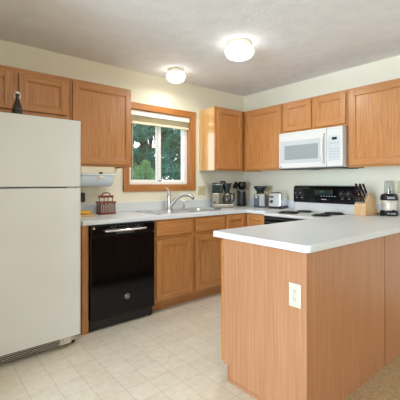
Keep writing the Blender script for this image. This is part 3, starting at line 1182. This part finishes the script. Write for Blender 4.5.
# ------------------------------------------------------------------ counter things on the window wall
# under-cabinet dispenser
t = thing('paper_towel_dispenser', 'cream and pale blue dispenser hung beneath the cabinet by the refrigerator', 'paper towel holder', (-2.24, -.2, 1.371))
hx0, hx1 = -2.42, -2.100
m = MB().prism([(-.30, 1.371), (-.07, 1.371), (-.07, 1.25), (-.20, 1.292), (-.30, 1.305)], 'x', hx0, hx1, .004)
part('housing', m, CREAMP, t)
part('lip', MB().box(hx0 - .002, hx1 + .002, -.318, -.22, 1.287, 1.304, .005), PALEBLUE, t)
m = MB()
pf = [(-.075, 1.286)] + [(-.19 - .115 * math.cos(q), 1.286 - .102 * math.sin(q)) for q in [k / 10 * math.pi / 2 * 1.5 for k in range(11)]] + [(-.075, 1.205)]
m.prism(pf, 'x', hx0 + .004, hx1 - .012)
part('roll_cover', m, PALEBLUE, t)
part('end_cap', MB().prism([(p[0] * 1.0, p[1] - .001) for p in pf], 'x', hx1 - .011, hx1 - .003, .001), WHITEP, t)
part('tear_tab', MB().box(-2.262, -2.214, -.317, -.296, 1.262, 1.288, .003), CREAMP, t, label='small cream tab')
part('button', MB().lathe([(0, 0), (.020, 0), (.018, .005), (0, .006)], n=24, M=Matrix.Translation((-2.235, -.299, 1.312)) @ Matrix.Rotation(math.pi / 2, 4, 'X'), sy=.45), BLACKP, t)

# basket
t = thing('napkin_basket', 'reddish brown slatted wooden basket with handle on the counter', 'basket', (-2.118, -.15, CT))
bx0, bx1, by0, by1 = -2.200, -2.036, -.200, -.100
z = CT + .0005
part('base', MB().box(bx0, bx1, by0, by1, z, z + .018, .004), REDWOOD, t)
rm = MB()
zr = z + .108
rm.box(bx0 - .003, bx1 + .003, by0 - .003, by0 + .009, zr, zr + .016, .003).box(bx0 - .003, bx1 + .003, by1 - .009, by1 + .003, zr, zr + .016, .003)
rm.box(bx0 - .003, bx0 + .009, by0, by1, zr, zr + .016, .003).box(bx1 - .009, bx1 + .003, by0, by1, zr, zr + .016, .003)
part('rim', rm, REDWOOD, t)
for k in range(8):
    x = bx0 + .008 + k * (bx1 - bx0 - .016) / 7
    part('slat', MB().cyl((x, by0 + .006, z + .016), (x, by0 + .006, zr + .002), .0042, n=8), REDWOOD, t)
    part('slat', MB().cyl((x, by1 - .006, z + .016), (x, by1 - .006, zr + .002), .0042, n=8), REDWOOD, t)
for y in (-.168, -.132):
    for x in (bx0 + .006, bx1 - .006):
        part('slat', MB().cyl((x, y, z + .016), (x, y, zr + .002), .0042, n=8), REDWOOD, t)
ym = (by0 + by1) / 2
for x in (-2.186, -2.138, -2.098, -2.050):
    part('upright', MB().cyl((x, ym, z + .016), (x, ym, z + .168), .0045, n=8), REDWOOD, t)
ar = [(-2.196, z + .160), (-2.040, z + .160), (-2.040, z + .184), (-2.066, z + .187), (-2.082, z + .204), (-2.10, z + .209), (-2.136, z + .209), (-2.154, z + .204), (-2.17, z + .187), (-2.196, z + .184)]
hi = [(-2.152, z + .186), (-2.140, z + .197), (-2.096, z + .197), (-2.084, z + .186)]
m = MB()
m.box(-2.196, -2.040, ym - .007, ym + .007, z + .160, z + .184, .004)
m.tube([(-2.162, ym, z + .182), (-2.154, ym, z + .197), (-2.138, ym, z + .206), (-2.118, ym, z + .208), (-2.098, ym, z + .206), (-2.082, ym, z + .197), (-2.074, ym, z + .182)], .0065, n=8, res=4)
part('handle', m, REDWOOD, t)
npk = MB().box(bx0 + .014, bx1 - .014, by0 + .013, ym - .012, z + .0185, z + .095, .004)
tag(part('paper_napkins', npk, PAPER, org=(-2.118, -.15, CT)), 'white paper napkins stacked inside the slatted wooden basket', 'napkins')

# cutting board and bananas
t = part('cutting_board', MB().box(-2.50, -2.292, -.31, -.16, CT + .0005, CT + .019, .004), BEECH, org=(-2.4, -.23, CT))
tag(t, 'light wood cutting board on the counter beside the refrigerator', 'cutting board')


def banana(label, loc, rz):
    t = thing('banana', label, 'banana', loc, 'bananas on the cutting board', rot=(0, 0, rz))
    r = .017
    part('peel', MB().tube([(-.085, .028, r * .9), (-.07, .012, r), (-.035, -.004, r), (0, -.010, r), (.035, -.004, r), (.066, .012, r), (.078, .022, r)], [.008, .014, .0172, .018, .0172, .013, .007], n=7), BANANA, t)
    part('stem', MB().tube([(-.083, .026, r * .9), (-.097, .042, r + .002)], [.007, .005], n=7, res=1), BANTIP, t)
    return t


zb = CT + .0195
banana('yellow banana lying at the front of the cutting board', (-2.385, -.262, zb), 0)
banana('yellow banana lying behind another on the cutting board', (-2.390, -.215, zb), .08)

# coffee maker (own frame: x from tank towards carafe)
RX = -YAW
cc = (-.590, -.200)
t = thing('coffee_maker', 'drip coffee maker with dark water tank and glass carafe, right of the sink', 'coffee maker', (cc[0], cc[1], CT + .0005), rot=(0, 0, RX))
part('base', MB().box(-.134, .134, -.075, .075, 0, .045, .012).box(-.134, .134, -.077, .077, .006, .012, .002), STEELBEIGE, t)
part('warming_plate', MB().lathe([(0, 0), (.062, 0), (.062, .004), (0, .004)], (.055, 0, .045)), BLACKP, t)
part('tower', MB().box(-.134, -.052, -.070, .072, .045, .178, .006), STEELBEIGE, t)
part('switch', MB().box(-.117, -.097, -.074, -.0695, .055, .085, .002), BLACKP, t)
tk = part('water_tank', MB().box(-.136, -.002, -.073, .074, .180, .292, .008), TEALBK, t)
part('top_plate', MB().box(-.138, .11, -.075, .076, .290, .304, .006), BLACKP, t)
part('lid_knob', MB().lathe([(0, 0), (.036, 0), (.036, .018), (.022, .028), (0, .030)], (.0, 0, .303)), BLACKP, t)
part('filter_basket', MB().lathe([(0, 0), (.032, 0), (.036, .01), (.056, .085), (.056, .1), (0, .1)], (.048, 0, .192)), TEALBK, t)
cf = part('carafe', MB().lathe([(0, .002), (.050, .002), (.056, .01), (.058, .04), (.055, .08), (.044, .108), (.042, .122), (.040, .122), (.042, .106), (.053, .078), (.055, .04), (.053, .012), (0, .006)], (.052, 0, .050)), SMOKE, t)
part('band', MB().lathe([(.0445, .106), (.047, .106), (.047, .124), (.0445, .124)], (.052, 0, .050)), STEEL, cf)
part('lid', MB().lathe([(0, .123), (.047, .123), (.044, .136), (0, .139)], (.052, 0, .050)), BLACKP, cf)
part('handle', MB().tube([(.094, -.012, .168), (.124, -.02, .172), (.136, -.022, .150), (.134, -.022, .10), (.122, -.02, .076), (.112, -.016, .074)], [.010, .011, .011, .010, .009, .008]), BLACKP, cf)

# steel canister with dark utensils in the corner
ux, uy = -.205, -.155
t = thing('utensil_canister', 'steel and black canister in the counter corner holding dark utensils', 'canister', (ux, uy, CT))
part('shell', MB().lathe([(0, .0005), (.06, .0005), (.062, .006), (.062, .195), (.060, .20), (.056, .2), (.056, .012), (0, .012)], (ux, uy, CT)), mat('dark_canister_steel', '#6d6c6a', .3, .95), t)
dirv = Vector((-.7715, .636, 0))
m = MB()
pr_ = []
for k in range(9):
    an = math.radians(200 + k * 10)
    pr_.append((.0635 * math.cos(an), .0635 * math.sin(an)))
pr2 = [(x * .97, y * .97) for x, y in pr_[::-1]]
m.prism([(ux + x, uy + y) for x, y in pr_ + pr2], 'z', CT + .02, CT + .185)
part('front_strip', m, BLACKP, t, label='black strip down the front')
part('base_ring', MB().lathe([(.0625, .0006), (.065, .003), (.065, .018), (.0625, .02)], (ux, uy, CT)), BLACKP, t)


def utensil(name, label, off, lean, L_, head):
    p0 = Vector((ux + off[0], uy + off[1], CT + .0135))
    p1 = p0 + Vector((lean[0], lean[1], L_))
    t = thing(name, label, 'utensil', p0, 'dark utensils in the canister')
    part('shaft', MB().tube([p0, p1], [.005, .006], n=8, res=1), BLACKP, t)
    d = (p1 - p0).normalized()
    R = d.to_track_quat('Z', 'Y').to_matrix().to_4x4()
    M = Matrix.Translation(p1) @ R @ Matrix.Scale(1.45, 4)
    m = MB()
    if head == 'ladle':
        m.lathe([(0, -.028), (.022, -.022), (.034, 0), (.036, .012), (.033, .012), (.03, 0), (.02, -.018), (0, -.024)], M=M @ Matrix.Rotation(.9, 4, 'X'))
    elif head == 'turner':
        m.box(-.036, .036, -.003, .003, -.008, .065, .003, M=M)
    else:
        m.lathe([(0, -.03), (.02, -.024), (.030, 0), (.024, .026), (0, .034)], M=M, sy=.45)
    part('head', m, BLACKP, t)


utensil('ladle', 'dark ladle leaning left from the steel canister', (-.012, .008), (-.056, .036), .262, 'ladle')
utensil('serving_spoon', 'dark rounded spoon between ladle and turner in the canister', (-.002, -.014), (-.018, -.026), .262, 'spoon')
utensil('turner', 'dark flat turner standing upright in the steel canister', (.014, .012), (.012, .004), .215, 'turner')

# coffee grinder
gx, gy = -.20, -.475
t = thing('coffee_grinder', 'steel and black coffee grinder with wide dark hopper, left of the toaster', 'coffee grinder', (gx, gy, CT), rot=(0, 0, math.radians(-55)))
part('body', MB().box(-.072, .072, -.068, .068, .004, .172, .014), mat('dark_brushed_steel', '#77756f', .42, .9), t)
part('base', MB().box(-.075, .075, -.072, .072, .0005, .016, .004), BLACKP, t)
part('grounds_bin', MB().box(-.070, -.008, -.074, -.060, .018, .150, .006), BLACKP, t)
part('dial', MB().lathe([(0, 0), (.016, 0), (.014, .01), (0, .011)], n=22, M=Matrix.Translation((-.04, -.074, .128)) @ Matrix.Rotation(math.pi / 2, 4, 'X')), STEEL, t)
part('collar', MB().lathe([(0, .172), (.045, .172), (.048, .20), (0, .2)]), BLACKP, t)
part('hopper', MB().lathe([(.046, .2), (.058, .212), (.074, .236), (.086, .256), (.080, .256), (.05, .212), (0, .206)]), TEALBK, t)
part('hopper_lid', MB().lathe([(0, .252), (.084, .252), (.086, .260), (.080, .266), (0, .268)]), BLACKP, t)

# toaster
t = thing('toaster', 'two-slice chrome toaster between the coffee grinder and the range', 'toaster', (-.164, -.724, CT + .0003), rot=(0, 0, math.radians(17)))
part('shell', MB().box(-.120, .120, -.084, .084, .016, .194, .024, seg=4), CHROME, t)
part('base', MB().box(-.123, .123, -.086, .086, .006, .022, .005), BLACKP, t)
part('end_plate', MB().box(-.1245, -.1195, -.066, .066, .026, .180, .004, seg=3), STEEL, t)
for y in (-.034, .034):
    part('slot', MB().box(-.1, .1, y - .015, y + .015, .1935, .1952, .0008), BLACKP, t)
part('lever', MB().box(-.144, -.1245, .010, .056, .132, .148, .004), BLACKP, t)
part('browning_knob', MB().lathe([(0, 0), (.018, 0), (.016, .014), (0, .015)], n=22, M=Matrix.Translation((-.1245, .034, .085)) @ Matrix.Rotation(-math.pi / 2, 4, 'Y')), BLACKP, t)
for x in (-.1, .1):
    for y in (-.06, .06):
        part('foot', MB().cyl((x, y, .0005), (x, y, .008), .01, n=12), RUBBER, t)

# ------------------------------------------------------------------ peninsula counter things
kx, ky = -.345, -1.805
t = thing('knife_block', 'light wood knife block full of black-handled knives', 'knife block', (kx, ky, CT + .0005), rot=(0, 0, math.radians(-5)))
KP = [(0, 0), (0, .092), (.075, .205), (.098, .205), (.225, .012), (.220, 0)]
part('wooden_block', MB().prism(KP, 'y', -.056, .056, .003), BEECH, t)
f0, f1 = Vector((0, 0, .092)), Vector((.075, 0, .205))
fd_ = (f1 - f0).normalized()
nrm = Vector((-.127, 0, .193)).normalized()
SL = MB()
krot = math.radians(-5)
Rk = Matrix.Translation((kx, ky, CT + .0005)) @ Matrix.Rotation(krot, 4, 'Z')
# knife prototype: handle along +z from the block face, blade along -z
KNIFEH = mat('knife_handle_black', '#101012', .25)
kp = thing('kitchen_knife', 'black-handled knife in the top left corner of the knife block', 'knife', (0, 0, 0), 'knives in the wooden block', rot=(0, 0, 0))
part('handle', MB().tube([(0, 0, .018), (0, .001, .038), (0, 0, .07), (0, -.002, .10), (0, -.004, .112)], [.0085, .0105, .0092, .0115, .0098], n=10), KNIFEH, kp)
part('bolster', MB().cyl((0, 0, .006), (0, 0, .022), .0092, n=10), STEEL, kp)
m = MB()
for z_ in (.03, .05):
    m.cyl((-.0115, 0, z_), (.0115, 0, z_), .0026, n=8)
part('rivet', m, STEEL, kp)
rd_ = part('handle_dot', MB().cyl((-.0118, -.001, .084), (.0118, -.001, .084), .0046, n=10), RED, kp)
sp_ = part('handle', MB().tube([(0, 0, 0), (0, 0, .001)], .001, n=5, res=1), BLACKP, None)
bpy.data.objects.remove(sp_)
rows = [(.86, (-.034, .004, .036), 1.15, ('top left corner', 'top centre', 'top right corner')),
        (.56, (-.036, .0, .036), .92, ('far left of the middle row', 'centre of the middle row', 'far right of the middle row')),
        (.20, (-.040, -.0135, .0135, .040), .80, ('far left of the bottom row', 'second from left in the bottom row', 'third from left in the bottom row', 'far right of the bottom row'))]
first = True
for fr_, ys, sc, wh in rows:
    for y, w_ in zip(ys, wh):
        p = f0.lerp(f1, fr_)
        P = Rk @ (Vector((p.x, -y, p.z)))         # leftmost in the picture is the far side (+y)
        d = (Rk.to_3x3() @ nrm)
        q = d.to_track_quat('Z', 'Y').to_euler()
        lb = 'black-handled knife at the %s of the knife block' % w_.replace(' of the middle row', ', middle row').replace(' of the bottom row', ', bottom row').replace(' in the middle row', ', middle row').replace(' in the bottom row', ', bottom row')
        if first:
            kp.location, kp.rotation_euler = P, q
            kp['label'] = lb
            kp.scale = (1, 1, sc)
            first = False
        else:
            o = copy_thing(kp, P, q, lb)
            o.scale = (1, 1, sc)

# personal blender
nx, ny = -.118, -1.975
t = thing('personal_blender', 'black and beige blender with upturned clear cup, right of knife block', 'blender', (nx, ny, CT + .0005), rot=(0, 0, math.radians(40)))
part('base', MB().lathe([(0, 0), (.074, 0), (.077, .006), (.077, .034), (.068, .050), (0, .050)], n=40), BLACKP, t)
part('base_print', MB().box(-.105, -.075, -.03, .03, .014, .022, .001) if False else MB().prism([(-.0778 * math.cos(q), -.0778 * math.sin(q)) for q in [(-.45 + k * .09) for k in range(11)]] + [(-.0765 * math.cos(q), -.0765 * math.sin(q)) for q in [(.45 - k * .09) for k in range(11)]], 'z', .016, .025), GREY, t)
part('motor_housing', MB().lathe([(.066, .050), (.062, .054), (.066, .10), (.0715, .145), (0, .145)], n=40), mat('beige_silver', '#cfc8bb', .35, .25), t)
part('collar', MB().lathe([(0, .143), (.071, .143), (.077, .150), (.074, .178), (.066, .198), (.050, .204), (0, .204)], n=40), BLACKP, t)
m = MB()
for k in range(2):
    aa = [(-.5 + q * .1) for q in range(9)]
    m.prism([(-.0772 * math.cos(q), -.0772 * math.sin(q)) for q in aa] + [(-.0755 * math.cos(q), -.0755 * math.sin(q)) for q in aa[::-1]], 'z', .158 + k * .012, .165 + k * .012)
part('collar_print', m, GREY, t)
cu = part('cup', MB().lathe([(.045, .204), (.045, .206), (.0425, .31), (.040, .322), (.034, .326), (0, .326), (0, .323), (.033, .323), (.038, .32), (.0405, .31), (.043, .206), (.043, .204)], n=36), CLEAR, t)
part('blade', MB().lathe([(0, .205), (.022, .205), (.018, .225), (0, .23)]).box(-.03, .03, -.004, .004, .228, .231).box(-.003, .003, -.003, .003, .22, .262), DGREY, cu)
part('cord', MB().tube([(.03, .070, .02), (0, .105, .012), (-.05, .10, .006), (-.09, .07, .005), (-.10, .03, .02), (-.084, -.0, .052), (-.07, -.035, .048)], .0042, n=7), BLACKP, t)

# ------------------------------------------------------------------ blind
t = thing('window_blind', 'cream mini blind raised to the top of the window', 'blind', (-1.37, .03, 2.0))
ba, bb = WX0 + .018, WX1 - .018
part('headrail', MB().box(ba, bb, .012, .050, 1.985, 2.016, .004), BLINDM, t)
part('valance', MB().box(ba - .002, bb + .002, .004, .011, 1.962, 2.018, .003), mat('white_blind', '#eff0ea', .5), t)
m = MB()
for k in range(13):
    z_ = 1.980 - k * .0062
    m.box(ba + .004, bb - .004, .016, .042, z_ - .0012, z_, 0)
part('slats', m, BLINDM, t)
part('bottom_rail', MB().box(ba + .002, bb - .002, .013, .044, 1.872, 1.900, .005), BLINDM, t)
for x in (ba + .12, (ba + bb) / 2, bb - .12):
    part('ladder_cord', MB().cyl((x, .0135, 1.875), (x, .0135, 1.985), .0012, n=6), BLINDM, t)
part('tilt_wand', MB().tube([(ba + .035, .008, 1.98), (ba + .037, .008, 1.62), (ba + .040, .008, 1.26)], .0042, n=8), mat('clear_wand', '#c9c3b0', .3), t)

# ------------------------------------------------------------------ ceiling lights


def ceiling_light(label, x, y, r, drop):
    t = thing('ceiling_light', label, 'ceiling light', (x, y, H), 'lit ceiling lights')
    z0 = H - .0005
    part('base_ring', MB().lathe([(0, 0), (r * .80, 0), (r * .86, -.008), (r * .86, -.030), (r * .82, -.034), (0, -.034)], (x, y, z0), n=44), CREAMP, t)
    k = drop - .036
    part('glass_globe', MB().lathe([(r * .80, -.0345), (r * .93, -.036 - k * .12), (r, -.036 - k * .33), (r * .97, -.036 - k * .55), (r * .82, -.036 - k * .78), (r * .52, -.036 - k * .94), (r * .2, -.036 - k), (0, -.036 - k)], (x, y, z0), n=44), GLOBE, t)
    d = bpy.data.lights.new('lamp_light', 'AREA')
    d.shape = 'DISK'
    d.size = r * .5
    d.energy = LAMP_W * (r / .126) ** 5
    d.color = (1.0, .97, .91)
    o = bpy.data.objects.new('lamp_light', d)
    COL.objects.link(o)
    o.parent = t
    o.location = (0, 0, -drop - .004)


ceiling_light('larger lit ceiling light, nearer the camera over the kitchen floor', -1.377, -1.243, .126, .142)
ceiling_light('smaller lit ceiling light, nearest the window wall', -1.40, -.322, .100, .138)
